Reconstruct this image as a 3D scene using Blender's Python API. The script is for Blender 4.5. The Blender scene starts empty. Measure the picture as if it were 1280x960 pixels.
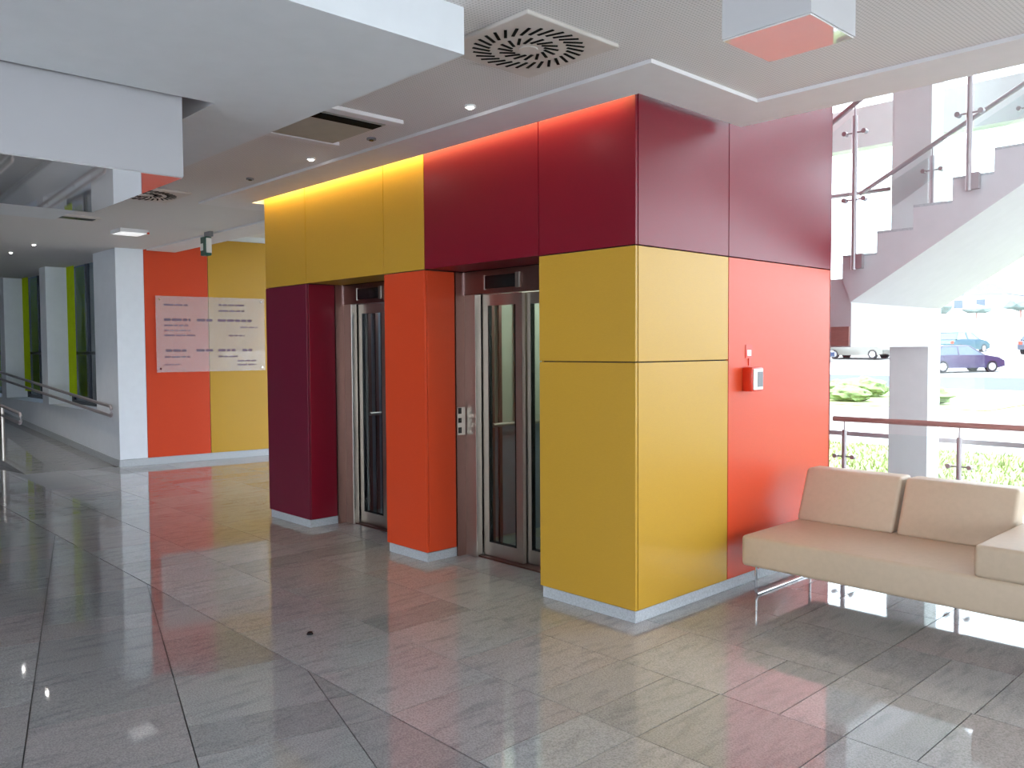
import bpy, bmesh, math, random
from mathutils import Vector, Matrix
random.seed(7)
S = bpy.context.scene
COL = S.collection

# ------------------------------------------------------------------ camera, sky, sun, exposure
F_PX, YAW, PITCH, ROLL = 1047.02, 0.8136, -0.0417, -0.0059
CAM = Vector((2.996, -3.808, 1.6))
fw = Vector((-math.sin(YAW) * math.cos(PITCH), math.cos(YAW) * math.cos(PITCH), math.sin(PITCH)))
rt = fw.cross(Vector((0, 0, 1))).normalized()
up = rt.cross(fw)
RT = math.cos(ROLL) * rt + math.sin(ROLL) * up
UP = -math.sin(ROLL) * rt + math.cos(ROLL) * up
cd = bpy.data.cameras.new('camera')
cd.sensor_fit = 'HORIZONTAL'; cd.sensor_width = 36; cd.lens = 36 * F_PX / 1280
cd.clip_start = 0.05; cd.clip_end = 800
cam = bpy.data.objects.new('camera', cd); COL.objects.link(cam)
cam.matrix_world = Matrix(((RT.x, UP.x, -fw.x, CAM.x), (RT.y, UP.y, -fw.y, CAM.y), (RT.z, UP.z, -fw.z, CAM.z), (0, 0, 0, 1)))
S.camera = cam

def proj(P):
    d = Vector(P) - CAM
    z = d.dot(fw)
    return (640 + F_PX * d.dot(RT) / z, 480 - F_PX * d.dot(UP) / z, z)

world = bpy.data.worlds.new('sky'); S.world = world; world.use_nodes = True
bg = world.node_tree.nodes['Background']
bg.inputs[0].default_value = (0.80, 0.89, 1.0, 1); bg.inputs[1].default_value = 2.8

sd = bpy.data.lights.new('sun', 'SUN'); sd.energy = 2.6; sd.angle = 0.01; sd.color = (1, .96, .9)
sun = bpy.data.objects.new('sun', sd); COL.objects.link(sun)
sun.rotation_euler = Vector((-.72, -.14, .68)).to_track_quat('Z', 'Y').to_euler()

S.view_settings.view_transform = 'Standard'
S.view_settings.look = 'None'
S.view_settings.gamma = 1
S.view_settings.use_curve_mapping = False
S.view_settings.exposure = 1.6

# ------------------------------------------------------------------ materials
def srgb(r, g, b):
    f = lambda v: (v / 255 / 12.92) if v / 255 <= .04045 else ((v / 255 + .055) / 1.055) ** 2.4
    return (f(r), f(g), f(b), 1)

class N:
    def __init__(s, name):
        s.m = bpy.data.materials.new(name); s.m.use_nodes = True
        s.t = s.m.node_tree; s.b = s.t.nodes['Principled BSDF']
    def n(s, k, **kw):
        x = s.t.nodes.new('ShaderNode' + k)
        for a, v in kw.items(): setattr(x, a, v)
        return x
    def l(s, a, b): s.t.links.new(a, b)
    def set(s, **kw):
        for k, v in kw.items(): s.b.inputs[k.replace('_', ' ')].default_value = v
        return s
    def coords(s, scale=(1, 1, 1), kind='Object'):
        tc = s.n('TexCoord'); mp = s.n('Mapping'); mp.inputs['Scale'].default_value = scale
        s.l(tc.outputs[kind], mp.inputs['Vector']); return mp.outputs['Vector']
    def noise(s, vec, scale, detail=4):
        x = s.n('TexNoise'); x.inputs['Scale'].default_value = scale; x.inputs['Detail'].default_value = detail
        s.l(vec, x.inputs['Vector']); return x.outputs['Fac']
    def ramp(s, fac, stops):
        x = s.n('ValToRGB'); e = x.color_ramp.elements
        while len(e) < len(stops): e.new(.5)
        for i, (p, c) in enumerate(stops): e[i].position = p; e[i].color = c
        s.l(fac, x.inputs['Fac']); return x.outputs['Color']
    def bump(s, h, strength=.2, dist=.01):
        x = s.n('Bump'); x.inputs['Strength'].default_value = strength; x.inputs['Distance'].default_value = dist
        s.l(h, x.inputs['Height']); s.l(x.outputs['Normal'], s.b.inputs['Normal'])

def mul(c, k): return (min(1, c[0] * k), min(1, c[1] * k), min(1, c[2] * k), 1)

def plain(name, col, rough=.5, metal=0, var=.06, scale=8, bump=0, bscale=200, spec=.5, coat=0, crough=.03, squash=(1, 1, 1)):
    a = N(name); v = a.coords(squash)
    f = a.noise(v, scale)
    a.l(a.ramp(f, [(.3, mul(col, 1 - var)), (.7, mul(col, 1 + var))]), a.b.inputs['Base Color'])
    a.set(Roughness=rough, Metallic=metal, Specular_IOR_Level=spec, Coat_Weight=coat, Coat_Roughness=crough)
    if bump: a.bump(a.noise(a.coords(), bscale, 2), bump, .002)
    return a.m

def emit(name, col, strength):
    a = N(name); a.set(Base_Color=col, Emission_Color=col, Emission_Strength=strength); return a.m

def glass(name, tint, refl=.08, rough=0.0):
    a = N(name); t = a.t
    tr = a.n('BsdfTransparent'); tr.inputs[0].default_value = tint
    gl = a.n('BsdfGlossy'); gl.inputs['Roughness'].default_value = rough; gl.inputs[0].default_value = (1, 1, 1, 1)
    lw = a.n('LayerWeight'); lw.inputs[0].default_value = .5
    pw = a.n('Math', operation='POWER'); a.l(lw.outputs['Facing'], pw.inputs[0]); pw.inputs[1].default_value = 4
    ma = a.n('Math', operation='MULTIPLY_ADD'); a.l(pw.outputs[0], ma.inputs[0]); ma.inputs[1].default_value = .6; ma.inputs[2].default_value = .03
    mx = a.n('MixShader'); a.l(ma.outputs[0], mx.inputs[0]); a.l(tr.outputs[0], mx.inputs[1]); a.l(gl.outputs[0], mx.inputs[2])
    a.l(mx.outputs[0], t.nodes['Material Output'].inputs['Surface']); return a.m

def granite(name, base, streak=True):
    a = N(name)
    oi = a.n('ObjectInfo'); ge = a.n('NewGeometry')
    ad = a.n('Math', operation='ADD'); a.l(oi.outputs['Random'], ad.inputs[0]); a.l(ge.outputs['Random Per Island'], ad.inputs[1])
    fr = a.n('Math', operation='FRACT'); a.l(ad.outputs[0], fr.inputs[0]); rnd = fr.outputs[0]
    tc = a.n('TexCoord'); off = a.n('VectorMath', operation='SCALE'); off.inputs[0].default_value = (31, 17, 5); a.l(rnd, off.inputs['Scale'])
    sm = a.n('VectorMath', operation='ADD'); a.l(tc.outputs['Object'], sm.inputs[0]); a.l(off.outputs[0], sm.inputs[1])
    mp = a.n('Mapping'); mp.inputs['Scale'].default_value = (14, 3.2, 1); mp.inputs['Rotation'].default_value = (0, 0, .35)
    a.l(sm.outputs[0], mp.inputs['Vector'])
    st = a.noise(mp.outputs[0], 1.6, 6)
    sp = a.noise(sm.outputs[0], 140, 3)
    tone = a.ramp(rnd, [(0, mul(base, .8)), (.3, mul(base, .94)), (.55, (base[0] * 1.02, base[1] * .93, base[2] * .93, 1)), (.8, mul(base, 1.02)), (1, mul(base, 1.08))])
    s1 = a.ramp(st, [(.3, (.64, .64, .67, 1)), (.5, (1, .98, .96, 1)), (.75, (1.0, .99, .97, 1))])
    s2 = a.ramp(sp, [(.35, (.68, .67, .66, 1)), (.6, (1.12, 1.12, 1.1, 1))])
    m1 = a.n('MixRGB', blend_type='MULTIPLY'); m1.inputs[0].default_value = 6e-1 if streak else .2; a.l(tone, m1.inputs[1]); a.l(s1, m1.inputs[2])
    m2 = a.n('MixRGB', blend_type='MULTIPLY'); m2.inputs[0].default_value = .8; a.l(m1.outputs[0], m2.inputs[1]); a.l(s2, m2.inputs[2])
    a.l(m2.outputs[0], a.b.inputs['Base Color'])
    a.set(Roughness=.045, Specular_IOR_Level=.5, IOR=1.92)
    return a.m

def perforated(name, col):
    a = N(name); tc = a.n('TexCoord')
    sc = a.n('VectorMath', operation='SCALE'); sc.inputs['Scale'].default_value = 1 / .018; a.l(tc.outputs['Object'], sc.inputs[0])
    fr = a.n('VectorMath', operation='FRACTION'); a.l(sc.outputs[0], fr.inputs[0])
    su = a.n('VectorMath', operation='SUBTRACT'); su.inputs[1].default_value = (.5, .5, 0); a.l(fr.outputs[0], su.inputs[0])
    ml = a.n('VectorMath', operation='MULTIPLY'); ml.inputs[1].default_value = (1, 1, 0); a.l(su.outputs[0], ml.inputs[0])
    ln = a.n('VectorMath', operation='LENGTH'); a.l(ml.outputs[0], ln.inputs[0])
    a.l(a.ramp(ln.outputs['Value'], [(.22, mul(col, .72)), (.32, col)]), a.b.inputs['Base Color'])
    a.set(Roughness=.8, Specular_IOR_Level=.2); return a.m

M = {}
M['white'] = plain('white_paint', srgb(228, 226, 226), .65, var=.02, spec=.3)
M['wall'] = plain('wall_paint', srgb(222, 224, 230), .6, var=.02, spec=.3)
M['ceil'] = plain('ceiling_paint', srgb(222, 217, 218), .8, var=.02, spec=.2)
M['stair'] = plain('stair_paint', srgb(204, 200, 203), .65, var=.02, spec=.3)
M['raft'] = plain('raft_paint', srgb(218, 219, 222), .7, var=.02, spec=.25)
M['perf'] = perforated('perforated_board', srgb(224, 219, 218))
M['yellow'] = plain('yellow_laminate', srgb(186, 142, 46), .36, var=.03, scale=60, squash=(1, 1, 6), bump=.03, spec=.32, coat=.08, crough=.22)
M['crimson'] = plain('crimson_laminate', srgb(118, 10, 32), .34, var=.04, scale=60, squash=(1, 1, 6), bump=.03, spec=.32, coat=.08, crough=.22)
M['plum'] = plain('plum_laminate', srgb(104, 22, 46), .34, var=.04, scale=60, squash=(1, 1, 6), bump=.03, spec=.32, coat=.08, crough=.22)
M['orange'] = plain('orange_laminate', srgb(204, 68, 34), .36, var=.03, scale=60, squash=(1, 1, 6), bump=.03, spec=.32, coat=.08, crough=.22)
M['core'] = plain('dark_core', srgb(48, 40, 36), .9)
M['plinth'] = plain('plinth_granite', srgb(176, 178, 182), .4, var=.18, scale=90)
M['steel'] = plain('brushed_steel', srgb(176, 168, 160), .3, 1, var=.08, scale=30, squash=(40, 40, 1))
M['steel_dark'] = plain('bronze_steel', srgb(128, 98, 92), .34, 1, var=.08, scale=30, squash=(40, 40, 1))
M['chrome'] = plain('chrome', srgb(210, 210, 214), .12, 1, var=.02)
M['rail'] = plain('satin_rail', srgb(176, 166, 168), .4, .6, var=.05)
M['wood_rail'] = plain('red_brown_rail', srgb(172, 124, 116), .4, .1, var=.1, scale=20, squash=(1, 12, 12))
M['matte_black'] = plain('matte_black', srgb(24, 24, 22), .95, spec=.1)
M['black'] = plain('black_plastic', srgb(12, 12, 14), .25)
M['glass'] = glass('clear_glass', (.97, .985, .98, 1))
M['balu'] = glass('balustrade_glass', (.95, .985, .985, 1))
M['lift_glass'] = glass('lift_glass', (.8, .85, .83, 1))
M['dark_glass'] = glass('solar_glass', (.42, .47, .52, 1))
M['tile'] = granite('granite_tile', srgb(162, 161, 163))
M['tile2'] = granite('granite_tile_dark', srgb(150, 149, 151))
M['grout'] = plain('grout', srgb(70, 66, 66), .8)
M['sofa'] = plain('sofa_leatherette', srgb(190, 169, 147), .5, var=.03, scale=30, bump=.15, bscale=500, spec=.35)
M['lime'] = plain('lime_fabric', srgb(205, 222, 20), .7, var=.05)
M['frame_dark'] = plain('dark_frame', srgb(38, 42, 52), .4)
M['frame_white'] = plain('white_frame', srgb(225, 228, 232), .4)
M['lamp_side2'] = plain('lamp_side_lifted', srgb(182, 179, 180), .35, var=.01)  # lighter copy of the lamp side, its colour standing in for light from behind
M['lamp_side'] = plain('lamp_side', srgb(160, 157, 160), .35, var=.01)
M['mirror2'] = plain('gloss_acrylic_pale', srgb(226, 222, 222), .03, .34, var=.01, spec=.8)
M['mirror'] = plain('gloss_acrylic', srgb(214, 212, 213), .03, .6, var=.01, spec=.8)
M['grille'] = plain('grille_plate', srgb(205, 196, 190), .5)
M['cassette'] = plain('cassette_grey', srgb(168, 168, 160), .5)
M['red'] = plain('red_plastic', srgb(214, 52, 24), .3)
M['pale'] = plain('pale_plastic', srgb(222, 216, 208), .35)
M['grey'] = plain('grey_plastic', srgb(110, 110, 116), .4)
M['green'] = plain('green_plastic', srgb(20, 74, 60), .4)
M['ink'] = plain('ink', srgb(112, 88, 104), .6)
M['grass'] = plain('grass', srgb(140, 152, 96), .9, var=.35, scale=3)
M['blade'] = plain('grass_blade', srgb(150, 162, 104), .8, var=.3, scale=4)
M['pave'] = plain('pale_paving', srgb(140, 138, 136), .9, var=.06, scale=.5)
M['road'] = plain('road_asphalt', srgb(58, 66, 84), .9, var=.08, scale=.7)
M['hill'] = plain('dry_hill', srgb(132, 130, 120), .9, var=.12, scale=.08)
M['roof'] = plain('pale_roof', srgb(118, 124, 140), .8)
M['leaf'] = plain('shrub_leaf', srgb(110, 130, 80), .8, var=.5, scale=6)
M['leaf2'] = plain('tree_leaf', srgb(120, 136, 136), .8, var=.3, scale=1)
M['tyre'] = plain('tyre', srgb(34, 32, 36), .8)
M['hub'] = plain('hub', srgb(200, 200, 206), .3, .6)
M['car_glass'] = plain('car_glass', srgb(70, 84, 100), .08)

# ------------------------------------------------------------------ mesh helpers
def tag(o, label=None, cat=None, group=None, kind=None):
    if label: o['label'] = label
    if cat: o['category'] = cat
    if group: o['group'] = group
    if kind: o['kind'] = kind
    return o

def thing(name, loc, label, cat, group=None, rz=0):
    o = bpy.data.objects.new(name, None); COL.objects.link(o); o.empty_display_size = .1
    o.location = loc; o.rotation_euler.z = rz
    return tag(o, label, cat, group)

def wloc(p):
    v = Vector((0, 0, 0))
    while p is not None: v += p.location; p = p.parent
    return v

def link(name, bm, mat, parent=None, smooth=False, local=False):
    """one mesh object; geometry given in world metres (or in the parent's frame when local)"""
    vs = [v.co for v in bm.verts]
    lo = Vector((min(v.x for v in vs), min(v.y for v in vs), min(v.z for v in vs)))
    hi = Vector((max(v.x for v in vs), max(v.y for v in vs), max(v.z for v in vs)))
    c = Vector(((lo.x + hi.x) / 2, (lo.y + hi.y) / 2, lo.z))
    for v in bm.verts: v.co -= c
    bmesh.ops.recalc_face_normals(bm, faces=bm.faces)
    me = bpy.data.meshes.new(name); bm.to_mesh(me); bm.free()
    if smooth:
        for p in me.polygons: p.use_smooth = True
        me.set_sharp_from_angle(angle=math.radians(40))
    me.materials.append(M[mat] if isinstance(mat, str) else mat)
    o = bpy.data.objects.new(name, me); COL.objects.link(o); o.parent = parent
    o.location = c if (local or parent is None) else c - wloc(parent)
    return o

def abox(bm, x0, x1, y0, y1, z0, z1, bev=0, seg=2):
    r = bmesh.ops.create_cube(bm, size=1)
    for v in r['verts']:
        v.co = Vector((x0 + (v.co.x + .5) * (x1 - x0), y0 + (v.co.y + .5) * (y1 - y0), z0 + (v.co.z + .5) * (z1 - z0)))
    if bev:
        es = list({e for v in r['verts'] for e in v.link_edges})
        bmesh.ops.bevel(bm, geom=es, offset=bev, segments=seg, profile=.5, affect='EDGES')
    return r

def box(name, x0, x1, y0, y1, z0, z1, mat, parent=None, bev=0, seg=2, local=False):
    bm = bmesh.new(); abox(bm, x0, x1, y0, y1, z0, z1, bev, seg)
    return link(name, bm, mat, parent, smooth=bev > 0 and seg > 1, local=local)

def atube(bm, pts, r, n=10, caps=True):
    pts = [Vector(p) for p in pts]; rings = []
    for i, p in enumerate(pts):
        d = (pts[min(i + 1, len(pts) - 1)] - pts[max(i - 1, 0)]).normalized()
        a = d.cross(Vector((0, 0, 1)))
        if a.length < 1e-3: a = Vector((1, 0, 0))
        a.normalize(); b = a.cross(d)
        rings.append([bm.verts.new(p + r * (math.cos(t) * a + math.sin(t) * b)) for t in [2 * math.pi * k / n for k in range(n)]])
    for i in range(len(rings) - 1):
        for k in range(n):
            bm.faces.new((rings[i][k], rings[i][(k + 1) % n], rings[i + 1][(k + 1) % n], rings[i + 1][k]))
    if caps:
        bm.faces.new(rings[0]); bm.faces.new(rings[-1])

def tube(name, pts, r, mat, parent=None, n=10, local=False):
    bm = bmesh.new(); atube(bm, pts, r, n); return link(name, bm, mat, parent, True, local)

def aprism(bm, poly, h0, h1, axis='z'):
    """extrude a 2D polygon; axis z: (x,y), axis y: (x,z)"""
    f = (lambda p, h: (p[0], p[1], h)) if axis == 'z' else (lambda p, h: (p[0], h, p[1]))
    a = [bm.verts.new(f(p, h0)) for p in poly]; b = [bm.verts.new(f(p, h1)) for p in poly]
    bm.faces.new(a); bm.faces.new(b)
    for i in range(len(poly)):
        j = (i + 1) % len(poly); bm.faces.new((a[i], a[j], b[j], b[i]))

def prism(name, poly, h0, h1, mat, parent=None, axis='z', local=False):
    bm = bmesh.new(); aprism(bm, poly, h0, h1, axis); return link(name, bm, mat, parent, local=local)

def acyl(bm, c, r, h, axis='z', n=20, r2=None):
    c = Vector(c); d = {'x': Vector((1, 0, 0)), 'y': Vector((0, 1, 0)), 'z': Vector((0, 0, 1))}[axis]
    m = Matrix.Translation(c) @ d.to_track_quat('Z', 'Y').to_matrix().to_4x4()
    bmesh.ops.create_cone(bm, cap_ends=True, segments=n, radius1=r, radius2=r if r2 is None else r2, depth=h, matrix=m)

def cyl(name, c, r, h, mat, parent=None, axis='z', n=20, r2=None, local=False):
    bm = bmesh.new(); acyl(bm, c, r, h, axis, n, r2); return link(name, bm, mat, parent, True, local)

def struct(o, label=None): return tag(o, label, kind='structure')

def copy_tree(o, parent=None):
    c = o.copy(); COL.objects.link(c); c.parent = parent
    for ch in [x for x in bpy.data.objects if x.parent == o]: copy_tree(ch, c)
    return c

# ------------------------------------------------------------------ floor: base + granite tiles
H = 3.0
floor = struct(box('floor', -22, 10, -10, 5.5, -.2, -.006, 'grout'), 'polished grey granite tile floor')
cells = []      # (polygon, zone)
PY, Y0 = .61, -1.72
G = .0025
def clip(poly, n, d):
    out = []
    for i, p in enumerate(poly):
        q = poly[(i + 1) % len(poly)]; a = n[0] * p[0] + n[1] * p[1] - d; b = n[0] * q[0] + n[1] * q[1] - d
        if a <= 0: out.append(p)
        if (a < 0) != (b < 0) and abs(a - b) > 1e-9:
            t = a / (a - b); out.append((p[0] + t * (q[0] - p[0]), p[1] + t * (q[1] - p[1])))
    return out
known = {0: [.0, .58, .87, 1.47], 1: [-.29, .29, .585, .88, 1.47, 2.06], 2: [-.3, .3, .89, 1.18, 1.47, 1.76], 3: [.59, 1.18, 1.47, 1.77]}
for j in range(12):
    y0 = Y0 + j * PY
    ks = known.get(j, [.0]); xs = list(ks)
    x = ks[0]
    while x > -17: x -= random.choice((.295, .59, .59)); xs.insert(0, x)
    x = ks[-1]
    while x < 9.5: x += random.choice((.295, .59, .59)); xs.append(x)
    for a, b in zip(xs, xs[1:]):
        if -4.4 < a and b < -.05 and y0 > .45 and y0 < 2.2: continue
        if b < -9.0 and y0 > -.2: continue
        if y0 > -.2 and b < -9.1 + .12 * y0: continue
        y1 = min(y0 + PY, 5.48)
        if y1 - y0 < .05: continue
        cells.append(([(a + G, y0 + G), (b - G, y0 + G), (b - G, y1 - G), (a + G, y1 - G)], 0))
A = math.radians(-16.2); ca, sa = math.cos(A), math.sin(A)
O = (-.72, -1.72)
for j in range(-3, 12):      # rows .6 wide across, running along the rotated direction
    v1 = -j * .605; v0 = v1 - .605
    u = -11.0 + random.choice((0, .3))
    while u < 6:
        w = random.choice((.3, .6, .6)); q = []
        for uu, vv in ((u + G, v0 + G), (u + w - G, v0 + G), (u + w - G, v1 - G), (u + G, v1 - G)):
            q.append((O[0] + ca * uu - sa * vv, O[1] + sa * uu + ca * vv))
        u += w
        q = clip(q, (0, 1), Y0 - 2 * G)
        q = clip(q, (0, -1), 9.8) if q else q
        if len(q) >= 3: cells.append((q, 1))
def seen(poly):
    best = 0; xs = []; ys = []
    for p in poly:
        x, y, z = proj((p[0], p[1], 0))
        if z < .3: return 0
        xs.append(min(max(x, 0), 1280)); ys.append(min(max(y, 0), 960))
    ar = abs(sum(xs[i] * ys[(i + 1) % len(xs)] - xs[(i + 1) % len(xs)] * ys[i] for i in range(len(xs)))) / 2
    return ar
cells.sort(key=lambda c: -seen(c[0]))
for i, (poly, zone) in enumerate(cells[:300]):
    if seen(poly) < 1: break
    bm = bmesh.new(); aprism(bm, poly, -.02, 0); link('floor_tile', bm, 'tile2' if zone else 'tile', floor)
bmr = [bmesh.new(), bmesh.new()]
for k, (poly, zone) in enumerate(cells):
    if k < 300 and seen(poly) >= 1: continue
    aprism(bmr[zone], poly, -.02, 0)
for z in (0, 1):
    tag(link('floor_tile', bmr[z], 'tile2' if z else 'tile', floor), kind='stuff')

# ramp along the window wall in the left wing
RS = .055
def ramp_z(x): return max(0, (-9.3 - x) * RS)
bm = bmesh.new(); aprism(bm, [(-9.3, 0.0), (-21.9, 0.0), (-21.9, ramp_z(-21.9))], -.95, .45, 'y')
struct(link('floor_ramp', bm, 'tile'), 'granite ramp climbing beside the window wall')

# ------------------------------------------------------------------ outer shell
bm = bmesh.new(); abox(bm, -22, 10, -10.2, -10, 0, .3); abox(bm, -22, 10, -10.2, -10, 2.9, 3.4); abox(bm, -22, -4, -10.2, -10, .3, 2.9); abox(bm, 4, 10, -10.2, -10, .3, 2.9)
M['back'] = plain('beige_render', srgb(168, 160, 150), .7, var=.04)
struct(link('wall_back', bm, 'back'))
w3 = struct(box('window_3', -4, 4, -10.12, -10.06, .3, .36, 'frame_white'), 'unseen window band added for fill light in the wall facing the elevators')  # added out-of-view opening, lets extra daylight onto the left side and ceiling
for k in range(5): box('mullion', -4 + k * 2 - .03, -4 + k * 2 + .03, -10.12, -10.06, .36, 2.9, 'frame_white', w3)
box('pane', -4, 4, -10.1, -10.09, .36, 2.9, 'glass', w3)
struct(box('wall_left', -22.2, -22, -10, 1, 0, 3.4, 'wall'))
bm = bmesh.new()
abox(bm, -22, 10, -10, .95, 3.45, 3.65); abox(bm, -22, -4.2, .95, 1.0, 3.45, 3.65)
struct(link('ceiling_slab', bm, 'white'))
struct(box('wall_upper', -8.6, 10, .75, .95, 3.65, 7.2, 'white'))
struct(box('ceiling_corridor', -9, -4.46, .95, 5.5, 3.3, 3.45, 'white'))
struct(box('ceiling_atrium', -9, 10.2, .7, 5.7, 7.2, 7.4, 'white'))
# ceiling: perforated field with a plain border standing 2 cm proud of it
bm = bmesh.new()
abox(bm, -22, 10, -10, -.44, 3.02, 3.06); abox(bm, -22, -4.9, -.44, .55, 3.02, 3.06); abox(bm, .44, 10, -.44, .55, 3.02, 3.06)
ceiling = struct(link('ceiling', bm, 'perf'), 'white perforated suspended ceiling')
bm = bmesh.new()
aprism(bm, [(-4.9, -.44), (.44, -.44), (.44, .55), (10, .55), (10, .95), (.09, .95), (.09, -.09), (-4.52, -.09), (-4.52, .95), (-9, .95), (-9, .55), (-4.9, .55)], 3.0, 3.08)
border = link('ceiling_border', bm, 'ceil', ceiling)
# dropped raft with a square opening for the big box lamp
bm = bmesh.new(); R0, R1 = 2.826, 3.02
abox(bm, -1.07, .29, -9.9, -1.513, R0, R1); abox(bm, -5.6, -2.65, -9.9, -1.513, R0, R1)
abox(bm, -2.65, -1.07, -1.985, -1.513, R0, R1); abox(bm, -2.65, -1.07, -9.9, -3.75, R0, R1)
bmesh.ops.remove_doubles(bm, verts=bm.verts, dist=1e-5)
struct(link('ceiling_raft', bm, 'raft'), 'smooth grey-white dropped ceiling raft with a square opening')
# rear of the lobby
bm = bmesh.new(); abox(bm, 9.7, 10, -10, 5.5, 0, .15); abox(bm, 9.7, 10, -10, 5.5, 3.0, 3.6)
wr = struct(link('wall_right', bm, 'white'))
win = struct(box('window_4', 9.8, 9.86, -9.9, 5.4, .15, .22, 'frame_white'), 'glazed side of the lobby')
for k in range(7):
    y = -9.9 + k * 15.3 / 6
    box('mullion', 9.8, 9.86, y - .03, y + .03, .22, 3.0, 'frame_white', win)
box('pane', 9.825, 9.835, -9.9, 5.4, .2, 3.0, 'glass', win)
struct(box('wall_right_upper', 9.8, 10, .95, 5.5, 3.6, 7.2, 'white'))

# ------------------------------------------------------------------ glazed facade behind the stairs
fac = struct(box('wall_facade', -8.5, 10, 5.42, 5.62, 3.80, 4.24, 'white'), 'white spandrel band of the glazed front')
struct(box('trim_1', -8.5, 10, 5.44, 5.6, -.05, .06, 'frame_white'), 'low sill of the glazed front')
xm = [-8.4, -5.8, -3.2, -.6, 2.0, 4.6, 7.2, 9.8]
w1 = struct(box('window_1', -8.5, 10, 5.47, 5.53, .595, .645, 'rail'), 'tall lobby glazing with a steel transom')
w2 = struct(box('window_2', -8.5, 10, 5.47, 5.53, 7.12, 7.2, 'frame_white'), 'upper stairwell glazing')
for i, x in enumerate(xm):
    if i: box('pane', xm[i - 1] + .02, x - .02, 5.495, 5.505, .06, 3.8, 'glass', w1); box('pane', xm[i - 1] + .02, x - .02, 5.495, 5.505, 4.24, 7.12, 'glass', w2)
    box('mullion', x - .025, x + .025, 5.46, 5.54, .06, 3.8, 'frame_white', w1)
    box('mullion', x - .025, x + .025, 5.46, 5.54, 4.24, 7.12, 'frame_white', w2)

# ------------------------------------------------------------------ elevator core with laminate panels
bm = bmesh.new()
c0 = .022
abox(bm, -4.43, -3.712, c0, .36, .0, 2.22); abox(bm, -2.468, -1.992, c0, .36, 0, 2.22); abox(bm, -.758, -c0, c0, .36, 0, 2.22)
abox(bm, -4.43, -c0, c0, .5, 2.215, 7.1)
abox(bm, -.2, -c0, .36, 2.37, 0, 7.1); abox(bm, -4.43, -4.25, .36, 2.37, 0, 7.1); abox(bm, -4.43, -c0, 2.2, 2.37, 0, 7.1)
core = struct(link('wall_elevator', bm, 'core'), 'elevator block clad in coloured laminate panels')
g = .0035; T = .02
def pf(x0, x1, z0, z1, m): box('panel', x0 + g, x1 - g, 0, T, z0 + g, z1 - g, m, core, .0015, 1)
def pr(y0, y1, z0, z1, m, X=0): box('panel', X - T, X, y0 + g, y1 - g, z0 + g, z1 - g, m, core, .0015, 1)
Z1, Z2, ZB, ZT = 2.19, 1.52, .072, 7.1
XL, XA, XB, XC, XD = -4.45, -3.69, -2.49, -1.97, -.78
for a, b, m in ((XL, XA, 'yellow'), (XA, XB, 'yellow'), (XB, XC, 'yellow'), (XC, XD, 'crimson'), (XD, 0, 'crimson')): pf(a, b, Z1, 3.42, m)
pf(XL, XA, ZB, Z1, 'plum'); pf(XB, XC, ZB, Z1, 'orange'); pf(XD, 0, ZB, Z2, 'yellow'); pf(XD, 0, Z2, Z1, 'yellow')
for X, m in ((XA, 'crimson'), (XC, 'orange')): pr(T, .29, ZB, Z1, m, X)
for X, m in ((XB, 'orange'), (XD, 'yellow')): pr(T, .29, ZB, Z1, m, X + T)
for a, b, m in ((XA, XB, 'yellow'), (XC, XD, 'crimson')): box('panel', a + g, b - g, T, .37, Z1 + .004, Z1 + .022, m, core)
YD, YE = .962, 2.388
pr(T, YD, Z1, 3.42, 'crimson'); pr(YD, YE, Z1, 3.42, 'crimson')
pr(T, YD, ZB, Z2, 'yellow'); pr(T, YD, Z2, Z1, 'yellow'); pr(YD, YE, ZB, Z1, 'orange')
pr(T, YE, 3.42, ZT, 'crimson')
pf(XL, 0, 3.42, ZT, 'crimson')
box('panel', XL, XL + T, T, YE, ZB, Z1, 'plum', core); box('panel', XL, XL + T, T, YE, Z1, ZT, 'yellow', core)
box('panel', XL, 0, YE - T, YE, ZB, ZT, 'crimson', core)
r = .014
for a, b in ((XL, XA), (XB, XC), (XD, 0)):
    box('plinth', a + r, b - r, r, .3, 0, ZB - .004, 'plinth', core)
box('plinth', -.25, -r, .3, YE - r, 0, ZB - .004, 'plinth', core)
box('plinth', XL + r, XL + .2, .3, YE - r, 0, ZB - .004, 'plinth', core)

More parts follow.
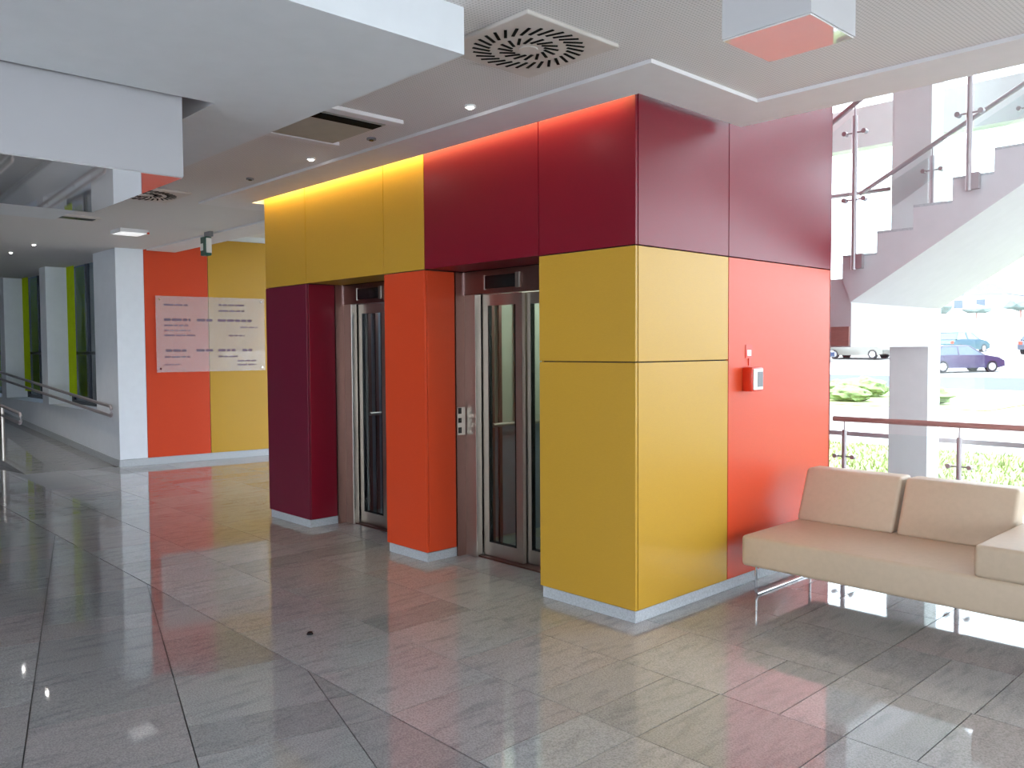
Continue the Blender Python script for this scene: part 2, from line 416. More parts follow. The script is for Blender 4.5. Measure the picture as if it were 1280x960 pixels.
# elevator entrances: steel frame, two glazed leaves, floor display, call panel
def entrance(dx, label, call):
    t = thing('elevator_entrance', (XC + dx + .6, .4, 0), label, 'elevator door', 'elevator entrances')
    X0, X1 = XC + dx, XD + dx
    box('jamb', X0, X0 + .13, .38, .44, 0, 2.19, 'steel', t, .002, 1); box('jamb', X1 - .13, X1, .38, .44, 0, 2.19, 'steel', t, .002, 1)
    box('reveal', X0, X0 + .006, .292, .38, 0, 2.19, 'steel_dark', t); box('reveal', X1 - .006, X1, .292, .38, 0, 2.19, 'steel_dark', t)
    hd = box('header', X0 + .006, X1 - .006, .372, .44, 2.015, 2.189, 'steel_dark', t, .002, 1)
    box('trim_edge', X0 + .006, X0 + .016, .366, .38, 2.015, 2.19, 'chrome', t)
    ds = box('display', X0 + .27, X0 + .60, .356, .372, 2.05, 2.145, 'black', t, .002, 1)
    box('display_edge', X0 + .60, X0 + .645, .352, .372, 2.043, 2.152, 'steel', t, .002, 1)
    box('display_edge', X0 + .255, X0 + .27, .352, .372, 2.043, 2.152, 'steel', t, .002, 1)
    box('sill', X0 + .13, X1 - .13, .40, .56, 0, .012, 'steel_dark', t)
    L0, L2 = X0 + .132, X1 - .132; L1 = L0 + .44
    for (a, b, y) in ((L0, L1, .45), (L1 - .02, L2, .492)):
        bm = bmesh.new(); s = .07
        abox(bm, a, a + s, y, y + .03, .015, 2.014); abox(bm, b - s, b, y, y + .03, .015, 2.014)
        abox(bm, a + s, b - s, y, y + .03, 1.93, 2.014); abox(bm, a + s, b - s, y, y + .03, .015, .12)
        lf = link('door_leaf', bm, 'steel', t)
        box('pane', a + s, b - s, y + .011, y + .019, .12, 1.93, 'lift_glass', lf)
        bm = bmesh.new(); k = .008
        abox(bm, a + s, a + s + k, y - .004, y + .03, .12, 1.93); abox(bm, b - s - k, b - s, y - .004, y + .03, .12, 1.93)
        abox(bm, a + s, b - s, y - .004, y + .03, .12, .12 + k); link('glazing_bead', bm, 'black', lf)
    if call:
        cp = box('call_panel', X0 + .006, X0 + .016, .295, .372, .94, 1.155, 'steel', t, .002, 1)
        for z0, z1 in ((1.105, 1.15), (1.035, 1.072), (.955, 1.0)): box('button', X0 + .016, X0 + .021, .3, .33, z0, z1, 'black', cp)
    return t
entrance(0, 'steel-framed glazed elevator door between the orange and yellow pillars', True)
entrance(XA - XC, 'steel-framed glazed elevator door beside the plum-coloured pillar', False)
M['cab'] = plain('cab_lining', srgb(170, 172, 156), .35, .2)
M['cab2'] = plain('cab_lining_dark', srgb(120, 128, 140), .35, .2)
M['cab_light'] = emit('cab_light', (.92, 1, .95, 1), 5.5)
M['cab_light2'] = emit('cab_light_dim', (.8, .9, 1, 1), 4)
def cabin(dx, m, lm, label):
    x0, x1, y0, y1 = XC + dx + .03, XD + dx - .03, .56, 1.9
    t = thing('elevator_cabin', ((x0 + x1) / 2, 1.2, 0), label, 'elevator cabin', 'elevator cabins')
    box('back_wall', x0, x1, y1, y1 + .03, .02, 2.2, m, t); box('side_wall', x0 - .02, x0, y0, y1, .02, 2.2, m, t); box('side_wall', x1, x1 + .02, y0, y1, .02, 2.2, m, t)
    box('cabin_floor', x0, x1, y0, y1, 0, .02, 'grey', t); box('cabin_ceiling', x0, x1, y0, y1, 2.19, 2.212, 'white', t)
    box('light_panel', x0 + .3, x1 - .3, y0 + .4, y1 - .4, 2.18, 2.19, lm, t)
    tube('handrail', [(x0 + .08, y1 - .06, .9), (x1 - .08, y1 - .06, .9)], .018, 'steel', t)
    box('wainscot', x0, x0 + .012, y0 + .02, y1, .1, .98, 'cab2', t); tube('handrail', [(x0 + .05, y0 + .04, 1.0), (x0 + .05, y1 - .1, 1.0)], .018, 'steel', t)
    for yy in (y0 + .05, y0 + .13, y0 + .32): box('wall_rib', x0 + .012, x0 + .03, yy, yy + .03, .05, 2.18, 'steel_dark', t)
    bm = bmesh.new(); abox(bm, x0 + .15, x0 + .17, y1 - .012, y1, .1, 2.1); abox(bm, x0 + .5, x0 + .52, y1 - .012, y1, .1, 2.1); link('wall_trim', bm, 'steel', t)
cabin(0, 'cab', 'cab_light', 'lit elevator cabin seen through the glazed door by the yellow pillar')
cabin(XA - XC, 'cab2', 'cab_light2', 'dim elevator cabin seen through the glazed door by the plum pillar')

# cove light hidden above the ceiling edge, washing down the panels
led = thing('led_strip', (-2.3, -.075, 3.09), 'warm light strip in the gap between ceiling edge and elevator panels', 'light strip')
M['led'] = emit('led_warm', (1, .62, .16, 1), 2)
box('profile', -4.5, -.02, -.088, -.062, 3.09, 3.1, 'chrome', led)
ld = bpy.data.lights.new('led_light', 'AREA'); ld.shape = 'RECTANGLE'; ld.size = 4.45; ld.size_y = .02; ld.energy = 6.5; ld.color = (1, .8, .34)
lo = bpy.data.objects.new('led_light', ld); COL.objects.link(lo); lo.parent = led
lo.location = (.04, .012, -.002)
lo.rotation_euler = (math.radians(22), 0, 0)

# ------------------------------------------------------------------ left wing: window wall, orange and yellow wall
WY = .18
wl = [(-10.07, -12.54), (-12.90, -15.38), (-15.74, -18.2), (-18.56, -21.0)]
bm = bmesh.new(); TH = .42
edges = [-9.12] + [v for w in wl for v in w] + [-22]
for a, b in zip(edges[0::2], edges[1::2]): abox(bm, b, a, WY, WY + TH, 0, 3.45)
for a, b in wl: abox(bm, b, a, WY, WY + TH, 0, .72); abox(bm, b, a, WY, WY + TH, 3.09, 3.45)
struct(link('wall_window', bm, 'wall'), 'white wall of deep window bays')
names = ['nearest the white corner pier', 'second from the white corner pier', 'third from the white corner pier', 'fourth from the white corner pier']
for i, (a, b) in enumerate(wl):
    w = struct(box('window_%d' % (i + 5), b, a, WY + TH - .06, WY + TH - .0, .72, .78, 'frame_dark'))
    for x in (b + .03, b + .9, a - .03): box('mullion', x - .03, x + .03, WY + TH - .06, WY + TH, .78, 3.09, 'frame_dark', w)
    box('transom', b, a, WY + TH - .06, WY + TH, 1.55, 1.6, 'frame_dark', w)
    box('pane', b, a, WY + TH - .035, WY + TH - .025, .78, 3.09, 'dark_glass', w)
    t = thing('curtain', (b + .3, WY + TH - .1, .75), 'lime green fabric blind in the window ' + names[i], 'curtain', 'lime green blinds')
    bm = bmesh.new(); n = 12; vs = []
    for k in range(n + 1):
        x = b + .05 + k * .035; y = WY + TH - .11 + .022 * math.sin(k * 2.1)
        vs.append((bm.verts.new((x, y, .85)), bm.verts.new((x, y, 3.05))))
    for k in range(n): bm.faces.new((vs[k][0], vs[k + 1][0], vs[k + 1][1], vs[k][1]))
    bmesh.ops.solidify(bm, geom=list(bm.faces), thickness=.008)
    link('blind_cloth', bm, 'lime', t); box('blind_rail', b + .03, b + .52, WY + TH - .13, WY + TH - .09, 3.05, 3.085, 'pale', t)
bm = bmesh.new()
aprism(bm, [(-9.14, 0.0), (-9.3, 0), (-21.9, ramp_z(-21.9)), (-21.9, ramp_z(-21.9) + .1), (-9.3, .1), (-9.14, .1)], WY - .015, WY, 'y')
struct(link('baseboard_left', bm, 'plinth'))
# rotated end wall: white pier, orange and yellow cladding, glass notice board
RA = math.radians(-7)
ew = struct(box('wall_end', -.25, -.02, 0, 5.35, 0, 3.45, 'wall', local=True), 'white end wall with orange and yellow panels')
base = bpy.data.objects['wall_end']
ew_loc = Vector((-9.11, .17, 0))
M_ew = Matrix.Translation(ew_loc) @ Matrix.Rotation(RA, 4, 'Z')
def put(o):      # geometry was given in the wall's own frame: x out of the wall, y along it
    o.matrix_world = M_ew @ Matrix.Translation(o.location); return o
put(ew)
def on_wall(name, x0, x1, y0, y1, z0, z1, mat, bev=0):
    o = box(name, x0, x1, y0, y1, z0, z1, mat, None, bev, 1)
    lw = o.location.copy(); o.parent = ew
    o.location = lw - Vector((-.135, 2.675, 0)); return o
on_wall('pier_face', -.02, 0, 0, .36, .1, 3.3, 'wall')
on_wall('panel', -.02, 0, .366, 1.236, .1, 3.22, 'orange', .0015); on_wall('panel', -.02, 0, 1.242, 2.12, .1, 3.22, 'yellow', .0015)
on_wall('panel', -.02, 0, 2.126, 3.0, .1, 3.22, 'orange', .0015); on_wall('panel', -.02, 0, 3.006, 3.9, .1, 3.22, 'yellow', .0015)
on_wall('plinth', -.02, .004, -.004, 5.3, 0, .097, 'plinth')
def frosted():
    a = N('notice_glass'); tr = a.n('BsdfTransparent'); mx = a.n('MixShader'); mx.inputs[0].default_value = .28
    a.set(Base_Color=srgb(232, 224, 224), Roughness=.03, Specular_IOR_Level=.5, IOR=1.6)
    a.l(tr.outputs[0], mx.inputs[1]); a.l(a.b.outputs[0], mx.inputs[2]); a.l(mx.outputs[0], a.t.nodes['Material Output'].inputs['Surface']); return a.m
M['notice'] = frosted()
nb = bpy.data.objects.new('notice_board', None); COL.objects.link(nb)
nb.matrix_world = M_ew @ Matrix.Translation((.03, .5, 1.3)); tag(nb, 'large glass notice board with rows of small print on orange and yellow wall', 'sign')
NW, NH = 1.56, 1.08
box('glass_sheet', 0, .012, 0, NW, 0, NH, 'notice', nb, local=True)
bm = bmesh.new()
def words(u0, u1, v, h):
    x = u0
    while x < u1:
        w = random.uniform(.025, .09); w = min(w, u1 - x)
        abox(bm, .0125, .0135, x * NW, (x + w) * NW * 1.0, (1 - v) * NH - h / 2, (1 - v) * NH + h / 2); x += w + .012
for u0, u1, v, h in ((.07, .28, .115, .02), (.56, .8, .10, .02), (.56, .8, .18, .02), (.07, .30, .31, .034), (.36, .5, .31, .034), (.55, .87, .31, .034), (.07, .28, .385, .018), (.07, .3, .45, .014),
                     (.07, .34, .515, .018), (.65, .8, .515, .018), (.76, .93, .4, .014), (.08, .26, .715, .034), (.35, .5, .715, .034), (.55, .71, .715, .034), (.78, .87, .715, .034),
                     (.07, .29, .8, .018), (.55, .74, .8, .018), (.73, .91, .86, .018), (.73, .91, .915, .018), (.07, .2, .9, .012)): words(u0, u1, v, h)
tag(link('lettering', bm, 'ink', nb, local=True), kind='stuff')
for y in (.05, NW - .05):
    for z in (.05, NH - .05): cyl('standoff', (-.004, y, z), .012, .05, 'chrome', nb, 'x', 12, local=True)
# hanging exit sign
es = thing('exit_sign', (-6.66, .42, 2.72), 'small dark green hanging emergency sign below the ceiling edge', 'exit sign')
box('bracket', -6.74, -6.58, .40, .44, 2.94, 3.0, 'grey', es)
sb = box('sign_body', -6.76, -6.62, .36, .44, 2.72, 2.94, 'green', es, .008, 1)
box('pictogram', -6.745, -6.68, .353, .36, 2.78, 2.86, 'pale', sb); box('light_edge', -6.62, -6.605, .37, .43, 2.75, 2.92, 'pale', es)
# twin handrails
def twin_rail(name, y, x0, x1, z0, label, posts=()):
    t = thing(name, ((x0 + x1) / 2, y, ramp_z((x0 + x1) / 2)), label, 'handrail')
    for dz in (0, -.13):
        tube('rail', [(x0, y, z0 + dz), (x1, y, z0 + dz + (x0 - x1) * RS * 1.1)], .022, 'rail', t)
    tube('rail_end', [(x0, y, z0), (x0 + .03, y, z0 - .03), (x0 + .03, y, z0 - .10), (x0, y, z0 - .13)], .022, 'rail', t)
    for x in posts:
        tube('post', [(x, y - .001, ramp_z(x)), (x, y - .001, z0 + (x0 - x) * RS * 1.1 + .0)], .028, 'steel', t)
    if not posts:
        x = x0 - .25
        while x > x1:
            z = z0 + (x0 - x) * RS * 1.1
            tube('bracket', [(x, y, z - .13), (x, y + .05, z - .16), (x, WY, z - .16)], .01, 'rail', t); x -= 1.4
twin_rail('wall_handrail', WY - .09, -9.2, -21, .84, 'twin steel handrail fixed along the white window wall')
twin_rail('ramp_railing', -.93, -9.6, -21, .78, 'twin steel railing on posts along the open edge of the ramp', (-10.55, -12.5, -14.5, -16.5, -18.5, -20.5))

# ------------------------------------------------------------------ ceiling fittings
def box_lamp(x0, x1, y0, y1, z0, z1, label, side):
    t = thing('box_lamp', ((x0 + x1) / 2, (y0 + y1) / 2, z0), label, 'ceiling lamp', 'box lamps')
    bm = bmesh.new(); s = .02
    abox(bm, x0, x0 + s, y0, y1, z0, z1); abox(bm, x1 - s, x1, y0, y1, z0, z1); abox(bm, x0 + s, x1 - s, y0, y0 + s, z0, z1); abox(bm, x0 + s, x1 - s, y1 - s, y1, z0, z1)
    link('lamp_side', bm, side, t)
    box('diffuser', x0 + .004, x1 - .004, y0 + .004, y1 - .004, z0 - .006, z0 - .0005, 'mirror' if side == 'lamp_side' else 'mirror2', t)
box_lamp(-2.48, -1.11, -3.5, -2.13, 2.45, 3.018, 'large white box lamp with a mirror-like underside hung through the dropped raft', 'lamp_side')
box_lamp(1.39, 1.71, -1.30, -.99, 2.645, 3.018, 'small white box lamp with a glossy underside below the perforated ceiling', 'lamp_side2')

def swirl(cx, cy, label):
    t = thing('swirl_diffuser', (cx, cy, 2.99), label, 'air vent', 'swirl air diffusers')
    box('plate', cx - .3, cx + .3, cy - .3, cy + .3, 3.002, 3.02, 'grille', t, .004, 1)
    cyl('hub', (cx, cy, 3.0), .045, .008, 'grille', t, n=16)
    for n, r0, r1 in ((16, .07, .145), (30, .175, .265)):
        for k in range(n):
            a = 2 * math.pi * k / n; tw = .5
            bm = bmesh.new(); abox(bm, -(r1 - r0) / 2, (r1 - r0) / 2, -.007, .007, 0, .004)
            o = link('slot', bm, 'matte_black', t)
            o.location = ((r0 + r1) / 2 * math.cos(a), (r0 + r1) / 2 * math.sin(a), .009); o.rotation_euler.z = a + tw
swirl(.16, -1.01, 'square swirl air diffuser with radiating black slots beside the dropped raft')
swirl(-4.78, -.98, 'square swirl air diffuser above the far end of the elevator block')

# air cassette partly hidden above the raft edge
ac = thing('air_cassette', (-1.7, -1.1, 2.985), 'square ceiling air cassette with a dark slot next to the raft', 'air vent')
box('cassette_panel', -2.0, -1.38, -1.45, -.74, 2.998, 3.02, 'cassette', ac, .004, 1)
for x in (-2.1, -1.36): box('frame_strip', x, x + .085, -1.47, -.68, 2.996, 3.02, 'ceil', ac, .003, 1)
box('slot', -1.50, -1.40, -1.42, -.76, 2.992, 2.998, 'matte_black', ac)
ac2 = thing('slot_vent', (-6.55, -1.05, 2.99), 'long black slot vent in the ceiling toward the window wing', 'air vent')
box('vent_frame', -6.72, -6.48, -1.26, -.82, 3.0, 3.02, 'grille', ac2, .003, 1); box('slot', -6.66, -6.54, -1.22, -.86, 2.996, 3.0, 'black', ac2)
el = thing('emergency_light', (-7.3, -.25, 2.97), 'flat white emergency light on the ceiling of the window wing', 'light')
M['soft'] = emit('soft_white', (1, 1, 1, 1), .2)
box('housing', -7.45, -7.12, -.42, -.1, 2.98, 3.02, 'white', el, .003, 1); box('lens', -7.43, -7.14, -.40, -.12, 2.974, 2.98, 'soft', el); box('indicator', -7.12, -7.10, -.12, -.1, 2.97, 2.99, 'red', el)

M['spot'] = emit('spot_lamp', (1, .97, .92, 1), 30)
def downlight(x, y, lit, label, power=2.5):
    t = thing('downlight', (x, y, 3.0), label, 'downlight', 'recessed downlights')
    bm = bmesh.new(); acyl(bm, (x, y, 3.014), .032, .012, n=20); link('trim_ring', bm, 'grey' if not lit else 'white', t, True)
    cyl('bulb', (x, y, 3.006), .015, .008, 'spot' if lit else 'black', t, n=16)
    if lit:
        d = bpy.data.lights.new('downlight_beam', 'SPOT'); d.energy = power; d.spot_size = 1.2; d.spot_blend = .5; d.shadow_soft_size = .03; d.color = (1, .93, .82)
        o = bpy.data.objects.new('downlight_beam', d); COL.objects.link(o); o.parent = t; o.location = (0, 0, -.02)
downlight(-.76, -.58, True, 'glowing recessed downlight above the door by the orange pillar')
downlight(-2.57, -.58, True, 'glowing recessed downlight above the door by the plum pillar')
downlight(-1.78, -.58, False, 'small dark unlit ceiling fitting beside the air cassette')
downlight(-3.55, -.58, False, 'small dark unlit ceiling fitting above the yellow corner panel')
for x, w in ((-9.4, 'nearest the white corner pier'), (-10.6, 'second from the white corner pier'), (-12.2, 'third from the white corner pier')):
    downlight(x, -.75, True, 'glowing recessed downlight above the ramp, ' + w, 15)

# ------------------------------------------------------------------ small fittings on the right face and floor
fa = thing('fire_call_point', (.0, 1.2, 1.3), 'small red fire call box with pale front on the orange panel', 'alarm')
box('housing', 0, .075, 1.13, 1.27, 1.31, 1.47, 'red', fa, .008, 2)
box('front_plate', .075, .082, 1.14, 1.26, 1.32, 1.46, 'pale', fa, .003, 1); box('window', .082, .085, 1.19, 1.25, 1.34, 1.44, 'grey', fa)
fs = thing('fire_sign', (0, 1.2, 1.5), 'tiny red and white tag above the fire call box', 'sign')
box('tag_plate', 0, .004, 1.17, 1.25, 1.53, 1.62, 'red', fs); box('tag_symbol', .004, .006, 1.185, 1.235, 1.545, 1.585, 'pale', fs)
box('tag_stem', 0, .006, 1.205, 1.225, 1.48, 1.53, 'red', fs)
fp = thing('floor_plug', (-1.18, -1.44, 0), 'tiny black plug lying on the granite floor', 'plug')
cyl('cap', (-1.18, -1.44, .006), .014, .012, 'black', fp, n=14); cyl('rim', (-1.18, -1.44, .002), .018, .004, 'black', fp, n=14)

# ------------------------------------------------------------------ sofa
so = thing('sofa', (1.2, 1.3, 0), 'beige two-seat sofa on chrome sled legs beside the orange panel', 'sofa')
box('seat', .15, 2.35, .88, 1.86, .215, .41, 'sofa', so, .025, 4)
def cushion(name, x0, x1, y, z0, z1, lean, th):
    bm = bmesh.new(); abox(bm, x0, x1, y, y + th, z0, z1, .025, 4)
    for v in bm.verts: v.co.y += (v.co.z - z0) / (z1 - z0) * lean
    return link(name, bm, 'sofa', so, True)
cushion('back_cushion', .155, .81, 1.58, .405, .755, .15, .17); cushion('back_cushion', .835, 1.49, 1.57, .405, .755, .15, .17)
box('armrest', 1.51, 2.35, .875, 1.72, .405, .575, 'sofa', so, .025, 4)
for x in (.19, 2.28):
    tube('sled_leg', [(x, 1.0, .22), (x, 1.0, .02), (x, 1.015, .008), (x, 1.70, .008), (x, 1.715, .02), (x, 1.715, .22)], .009, 'chrome', so)

# ------------------------------------------------------------------ column, staircase, railings
col = struct(box('column', -.5, -.13, 4.69, 5.0, 0, 7.2, 'white'), 'white square column under the stair landing')
st = thing('staircase', (0.5, 4, 1.6), 'white concrete staircase with sawtooth edge rising above the sofa', 'staircase')
nx, nz, go, ri, ns = -.2, 2.34, .283, .172, 9
poly = [(nx, 2.17), (nx, nz)]
for k in range(ns):
    poly += [(nx + (k + 1) * go, nz + k * ri), (nx + (k + 1) * go, nz + (k + 1) * ri)]
xe = nx + ns * go; poly.append((xe + .3, nz + ns * ri)); poly.append((xe + .3, 1.97 + .63 * (xe + .3 + .13))); poly.append((-.13, 1.97))
bm = bmesh.new(); aprism(bm, poly, 3.0, 4.685, 'y')
back = [p for p in poly if p[0] > nx + .001 and p[0] > -.12]
aprism(bm, [(-.128, 1.972), (-.128, nz)] + back, 4.685, 4.98, 'y')
link('flight', bm, 'stair', st)
for k in range(ns):
    box('tread', nx + k * go, nx + (k + 1) * go, 2.999, 4.68 if k == 0 else 4.986, nz + k * ri, nz + k * ri + .02, 'plinth', st)
box('landing', -2.6, -.13, 3.02, 4.685, 1.6, 2.17, 'stair', st)
box('landing_panel', -.6, -.14, 3.0, 3.02, 1.61, 1.77, 'wood_rail', st)
struct(box('floor_upper', xe + .32, 10, 2.9, 5.0, 3.5, 3.88, 'white'), 'upper floor slab at the head of the stairs')

def clamp(t, x, y, z, sides=(-1, 1)):
    for s in sides:
        bm = bmesh.new(); atube(bm, [(x, y, z), (x + s * .075, y, z)], .007, 8); acyl(bm, (x + s * .08, y, z), .02, .05, 'y', 12)
        link('glass_clamp', bm, 'rail', t, True)
def stair_rail(name, y, x0, x1, posts, label, top, on_tread):
    t = thing(name, ((x0 + x1) / 2, y, 2.3), label, 'railing')
    line = lambda x: nz + .607 * (x - nx)
    tube('handrail', [(x0, y, top(x0)), (x1, y, top(x1))], .022, 'rail', t)
    for x in posts:
        zb = nz + ri * math.floor((x - nx) / go) + .021 if on_tread else line(x) - .18
        tube('post', [(x, y, zb), (x, y, top(x) - .10)], .021, 'rail', t)
        tube('post_pin', [(x, y, top(x) - .10), (x, y, top(x))], .007, 'rail', t)
        if not on_tread: box('fixing_plate', x, x + .07, y - .01, y + .04, line(x) - .17, line(x) - .05, 'rail', t)
        clamp(t, x, y, line(x) + .39); clamp(t, x, y, top(x) - .235)
    ps = sorted(posts)
    for a, b in zip([x0 - .2 * (not on_tread)] + ps, ps + [x1]):
        a2, b2 = a + .035, b - .035
        if b2 - a2 < .1: continue
        prism('pane', [(a2, max(line(a2) + .1, 2.25)), (b2, line(b2) + .1), (b2, top(b2) - .09), (a2, top(a2) - .09)], y - .006, y + .006, 'balu', t, 'y')
stair_rail('stair_railing', 2.955, -.42, 2.0, (-.085, .775, 1.63), 'near glass balustrade with steel posts on the staircase side', lambda x: nz + .607 * (x - nx) + 1.165, False)
stair_rail('stair_railing', 4.6, -.78, 2.0, (-.085, .72, 1.58), 'far glass balustrade on the window side of the staircase', lambda x: 3.14 + .525 * (x + .78), True)
lr = thing('landing_railing', (-1.6, 4.6, 2.17), 'level steel rail along the window side of the landing', 'railing')
tube('handrail', [(-2.5, 4.655, 3.17), (-.5, 4.655, 3.16)], .022, 'rail', lr)
for x in (-2.4, -1.5): tube('post', [(x, 4.655, 2.172), (x, 4.655, 3.165)], .02, 'rail', lr)
gr = thing('floor_railing', (.8, 3.5, 0), 'red-brown handrail on steel posts with glass panels behind the sofa', 'railing')
tube('handrail', [(-.5, 3.5, .955), (5.2, 3.5, .985)], .024, 'wood_rail', gr, 12)
for i in range(6):
    x = -.4 + i * .96
    tube('post', [(x, 3.5, 0), (x, 3.5, .86)], .022, 'rail', gr); tube('post_pin', [(x, 3.5, .86), (x, 3.5, .955)], .007, 'rail', gr)
    clamp(gr, x, 3.5, .62); clamp(gr, x, 3.5, .2)
    if i < 5: box('pane', x + .045, x + .915, 3.494, 3.506, .1, .85, 'balu', gr)

# ------------------------------------------------------------------ outside
def ground_z(y):
    pts = [(5, -.02), (34, -.02), (46, .25), (62, 1.5), (100, 4.4), (170, 8.5), (400, 12)]
    for (a, za), (b, zb) in zip(pts, pts[1:]):
        if y <= b: return za + (zb - za) * max(0, y - a) / (b - a)
    return pts[-1][1]
def strip(name, x0, x1, ys, mat, dz=0):
    bm = bmesh.new()
    vs = [(bm.verts.new((x0, y, ground_z(y) + dz)), bm.verts.new((x1, y, ground_z(y) + dz)), bm.verts.new((x0, y, ground_z(y) + dz - .3)), bm.verts.new((x1, y, ground_z(y) + dz - .3))) for y in ys]
    for a, b in zip(vs, vs[1:]):
        bm.faces.new((a[0], a[1], b[1], b[0])); bm.faces.new((a[2], b[2], b[3], a[3])); bm.faces.new((a[0], b[0], b[2], a[2])); bm.faces.new((a[1], a[3], b[3], b[1]))
    bm.faces.new((vs[0][0], vs[0][2], vs[0][3], vs[0][1])); bm.faces.new((vs[-1][0], vs[-1][1], vs[-1][3], vs[-1][2]))
    return struct(link(name, bm, mat))
strip('ground_side', -60, -9.3, [.62, 5.6], 'grass')
strip('ground', -260, 200, [5.62, 34, 46, 62, 100, 170, 400], 'hill', -.06)
strip('ground_lawn', -60, 40, [5.64, 10.0], 'grass')
strip('ground_paving', -60, 60, [10.05, 19.0], 'pave')
strip('ground_bed', -60, -4, [19.05, 30], 'grass', .02)
strip('ground_plaza', -3.95, 60, [19.05, 34], 'pave')
strip('ground_road', -80, -4, [30.05, 40], 'road')
strip('ground_parking', -120, 120, [40.05, 46, 62, 75], 'pave')
bm = bmesh.new()
for k in range(9000):
    x = random.uniform(-9, 5); y = random.uniform(5.8, 9.95); h = random.uniform(.03, .09); a = random.uniform(0, 6.28); w = .012
    z = ground_z(y)
    v = [bm.verts.new((x - w * math.cos(a), y - w * math.sin(a), z)), bm.verts.new((x + w * math.cos(a), y + w * math.sin(a), z)), bm.verts.new((x + random.uniform(-.04, .04), y + random.uniform(-.04, .04), z + h))]
    bm.faces.new(v)
tag(link('lawn_grass', bm, 'blade'), 'sunlit lawn grass outside the lobby glazing', 'grass', kind='stuff')

def blob(name, loc, rx, ry, rz, mat, parent, seed, sub=3):
    rr = random.Random(seed); bm = bmesh.new(); bmesh.ops.create_icosphere(bm, subdivisions=sub, radius=1)
    ph = [rr.uniform(0, 6.28) for _ in range(6)]
    for v in bm.verts:
        n = v.co.normalized()
        k = 1 + .16 * math.sin(4 * n.x + ph[0]) * math.sin(5 * n.y + ph[1]) + .10 * math.sin(9 * n.z + ph[2] + 6 * n.x) + rr.uniform(-.09, .09)
        v.co = Vector((loc[0] + n.x * k * rx, loc[1] + n.y * k * ry, loc[2] + max(-.9, n.z) * k * rz))
    return link(name, bm, mat, parent)
rr = random.Random(3)
shr = [(-8.2, 20.5), (-9.6, 21.4), (-10.6, 22.8), (-6.2, 20.6), (-12.4, 24.5), (-11.0, 25.5), (-14.0, 27.4), (-9.0, 23.2)]
for i, (x, y) in enumerate(shr):
    t = thing('shrub', (x, y, ground_z(y)), 'low pale green shrub in the bed beyond the paving', 'shrub', 'shrubs beside the road')
    s = rr.uniform(.35, .55)
    blob('foliage', (x, y, ground_z(y) + s * .55), s * 1.6, s * 1.3, s * .62, 'leaf', t, i, 3)
    tube('stem', [(x, y, ground_z(y)), (x + .02, y, ground_z(y) + s * .4)], .03, 'wood_rail', t, 6)

def car_proto(name, paint, label):
    t = thing(name, (0, 0, 0), label, 'car', 'parked cars outside')
    W = .86
    body = [(-2.1, .32), (-2.12, .62), (-2.0, .86), (-1.2, .93), (1.0, .92), (1.75, .80), (2.08, .62), (2.1, .34), (1.72, .24), (1.62, .46), (1.38, .56), (1.14, .46), (1.04, .24),
            (-1.04, .24), (-1.14, .46), (-1.38, .56), (-1.62, .46), (-1.72, .24)]
    bm = bmesh.new(); aprism(bm, body, -W, W, 'y'); bd = link('body', bm, paint, t, local=True)
    bm = bmesh.new()
    lowr = [(-1.75, .90), (.95, .90)]; upr = [(-1.25, 1.42), (.15, 1.44)]
    def frus(l0, l1, u0, u1, wl, wu, z0, z1):
        v = [bm.verts.new(p) for p in ((l0, -wl, z0), (l1, -wl, z0), (l1, wl, z0), (l0, wl, z0), (u0, -wu, z1), (u1, -wu, z1), (u1, wu, z1), (u0, wu, z1))]
        for f in ((0, 1, 2, 3), (4, 5, 6, 7), (0, 1, 5, 4), (1, 2, 6, 5), (2, 3, 7, 6), (3, 0, 4, 7)): bm.faces.new([v[i] for i in f])
    frus(-1.78, 1.0, -1.3, .22, .80, .62, .90, 1.40); link('cabin_glass', bm, 'car_glass', t, local=True)
    bm = bmesh.new(); frus(-1.36, .26, -1.2, .1, .645, .58, 1.385, 1.455); link('roof', bm, paint, t, local=True)
    bm = bmesh.new()
    for s in (-1, 1):
        atube(bm, [(-.45, s * .81, .9), (-.45, s * .63, 1.4)], .035, 6); atube(bm, [(1.0, s * .79, .9), (.22, s * .61, 1.4)], .035, 6); atube(bm, [(-1.78, s * .79, .9), (-1.3, s * .61, 1.4)], .05, 6)
    link('pillars', bm, paint, t, local=True)
    for x in (-1.38, 1.38):
        for s in (-1, 1):
            w = cyl('wheel', (x, s * .76, .31), .31, .2, 'tyre', t, 'y', 20, local=True)
            h = cyl('hubcap', (0, s * .1, .31), .2, .03, 'hub', w, 'y', 14, local=True)
            h.location = (0, s * .1, .31 - .2)
    for s in (-1, 1):
        box('headlight', 1.93, 2.06, s * .68 - .12, s * .68 + .12, .60, .72, 'pale', t, local=True); box('tail_light', -2.13, -2.08, s * .7 - .1, s * .7 + .1, .62, .8, 'red', t, local=True)
    box('bumper', 2.05, 2.13, -.8, .8, .34, .48, paint, t, local=True)
    return t
def unproj(px, py, z):
    d = RT * ((px - 640) / F_PX) - UP * ((py - 480) / F_PX) + fw
    return CAM + d * ((z - CAM.z) / d.z)
PAINT = {}
def paint(name, c):
    M['paint_' + name] = plain('car_paint_' + name, srgb(*c), .22, .1, var=.02, coat=.4); return 'paint_' + name
vr = math.atan2(RT.y, RT.x)
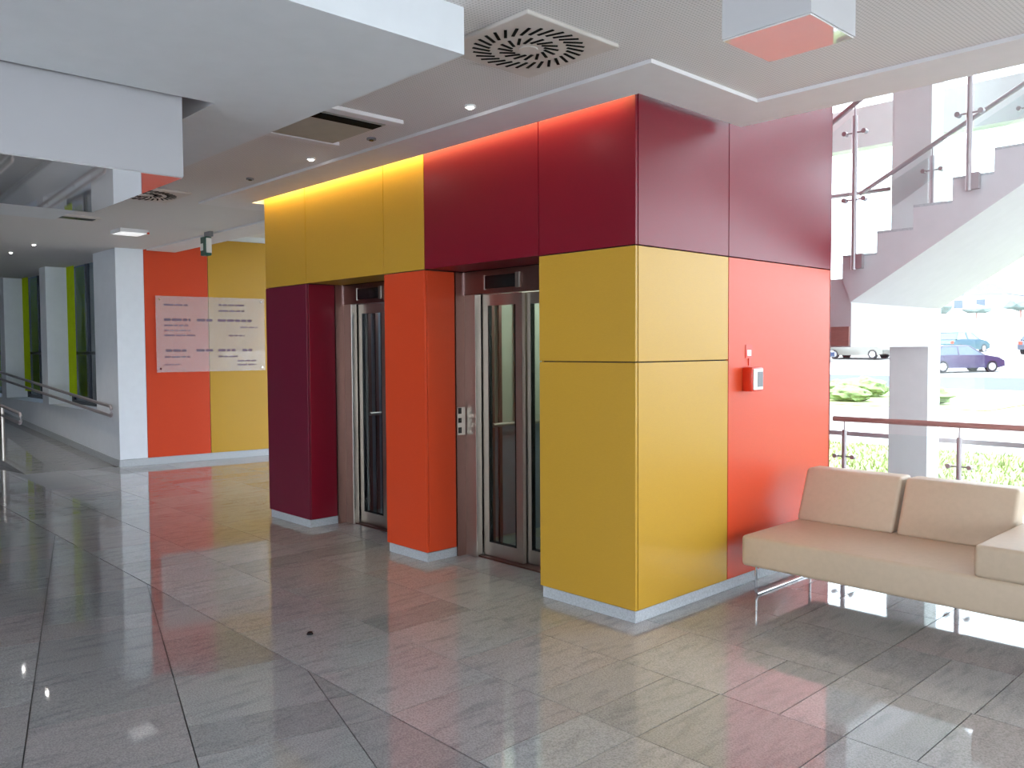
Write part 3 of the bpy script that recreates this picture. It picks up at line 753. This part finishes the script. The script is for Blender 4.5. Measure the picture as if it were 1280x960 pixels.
cars = [('navy', (58, 52, 82), 'dark blue car parked with its side toward the lobby, beyond the column', (-13.3, 44.6), vr + .1),
        ('teal', (46, 88, 96), 'teal car parked on the slope behind the dark blue car', (-17.5, 57.5), vr + .55),
        ('silver', (72, 78, 92), 'silver car parked on the slope beside the teal car', (-12.2, 56.5), vr + .7),
        ('violet', (96, 80, 150), 'violet car higher up the slope than the silver car', (-11.2, 62.0), vr + .8),
        ('red', (120, 46, 46), 'red car parked just past the nose of the dark blue car', (-7.2, 45.2), vr + .15),
        ('white', (238, 238, 240), 'white car parked next to the red car', (-8.6, 50.2), vr + .5),
        ('blue', (52, 64, 96), 'pale blue car parked across the road from the shrubs', (-25.6, 50.8), vr - .9),
        ('cream', (112, 110, 104), 'cream car parked between the pale blue car and the column', (-22.4, 53.0), vr - .9),
        ('grey', (46, 46, 58), 'grey car parked across the road, farthest from the dark blue car', (-28.9, 48.8), vr - .9)]
for i, (nm, c, lab, (x, y), rz) in enumerate(cars):
    t = car_proto('car', paint(nm, c), lab); t.location = (x, y, ground_z(y) + .005); t.rotation_euler.z = rz
# far hillside: two low buildings and a band of trees
def far_house(px, y, w, d, h, label):
    t = thing('building', (px, y, ground_z(y)), label, 'building', 'far buildings'); z = ground_z(y) - .5
    box('wall', px - w / 2, px + w / 2, y, y + d, z, z + h, 'wall', t)
    bm = bmesh.new(); aprism(bm, [(px - w / 2 - .4, z + h), (px + w / 2 + .4, z + h), (px + w / 2 - 1.5, z + h + 1.6), (px - w / 2 + 1.5, z + h + 1.6)], y - .4, y + d + .4, 'y'); link('roof', bm, 'roof', t)
    n = int(w / 3)
    for k in range(n): box('window', px - w / 2 + 1 + k * 3, px - w / 2 + 2.2 + k * 3, y - .05, y, z + 1.6, z + 2.8, 'car_glass', t)
far_house(-19, 122, 18, 9, 3.6, 'long pale building on the far hillside')
far_house(-42, 128, 14, 8, 3.4, 'short pale building among trees on the far hillside')
for i in range(12):
    x = -56 + i * 4.5 + rr.uniform(-.2, .2); y = 112 + rr.uniform(-3, 3); s = rr.uniform(1.0, 1.5)
    t = thing('far_tree', (x, y, ground_z(y)), 'small greyish tree in the band on the far hillside', 'tree', 'trees on the far hillside')
    blob('crown', (x, y, ground_z(y) + s * 1.2), s * 1.6, s * 1.2, s * .6, 'leaf2', t, 40 + i, 2); tube('trunk', [(x, y, ground_z(y)), (x, y, ground_z(y) + s)], .12, 'wood_rail', t, 6)
M['leaf3'] = plain('dark_leaf', srgb(34, 44, 44), .8, var=.4, scale=3)
for i in range(8):
    x = -10.9 - i * 2.5; y = 2.9 + .25 * (i % 2)
    t = thing('evergreen_tree', (x, y, -.02), 'dark evergreen tree outside the window bays', 'tree', 'evergreens outside the window bays')
    blob('crown', (x, y, 2.7), 1.08, 1.0, 2.8, 'leaf3', t, 70 + i, 3); tube('trunk', [(x, y, -.02), (x, y, 1.2)], .1, 'wood_rail', t, 6)
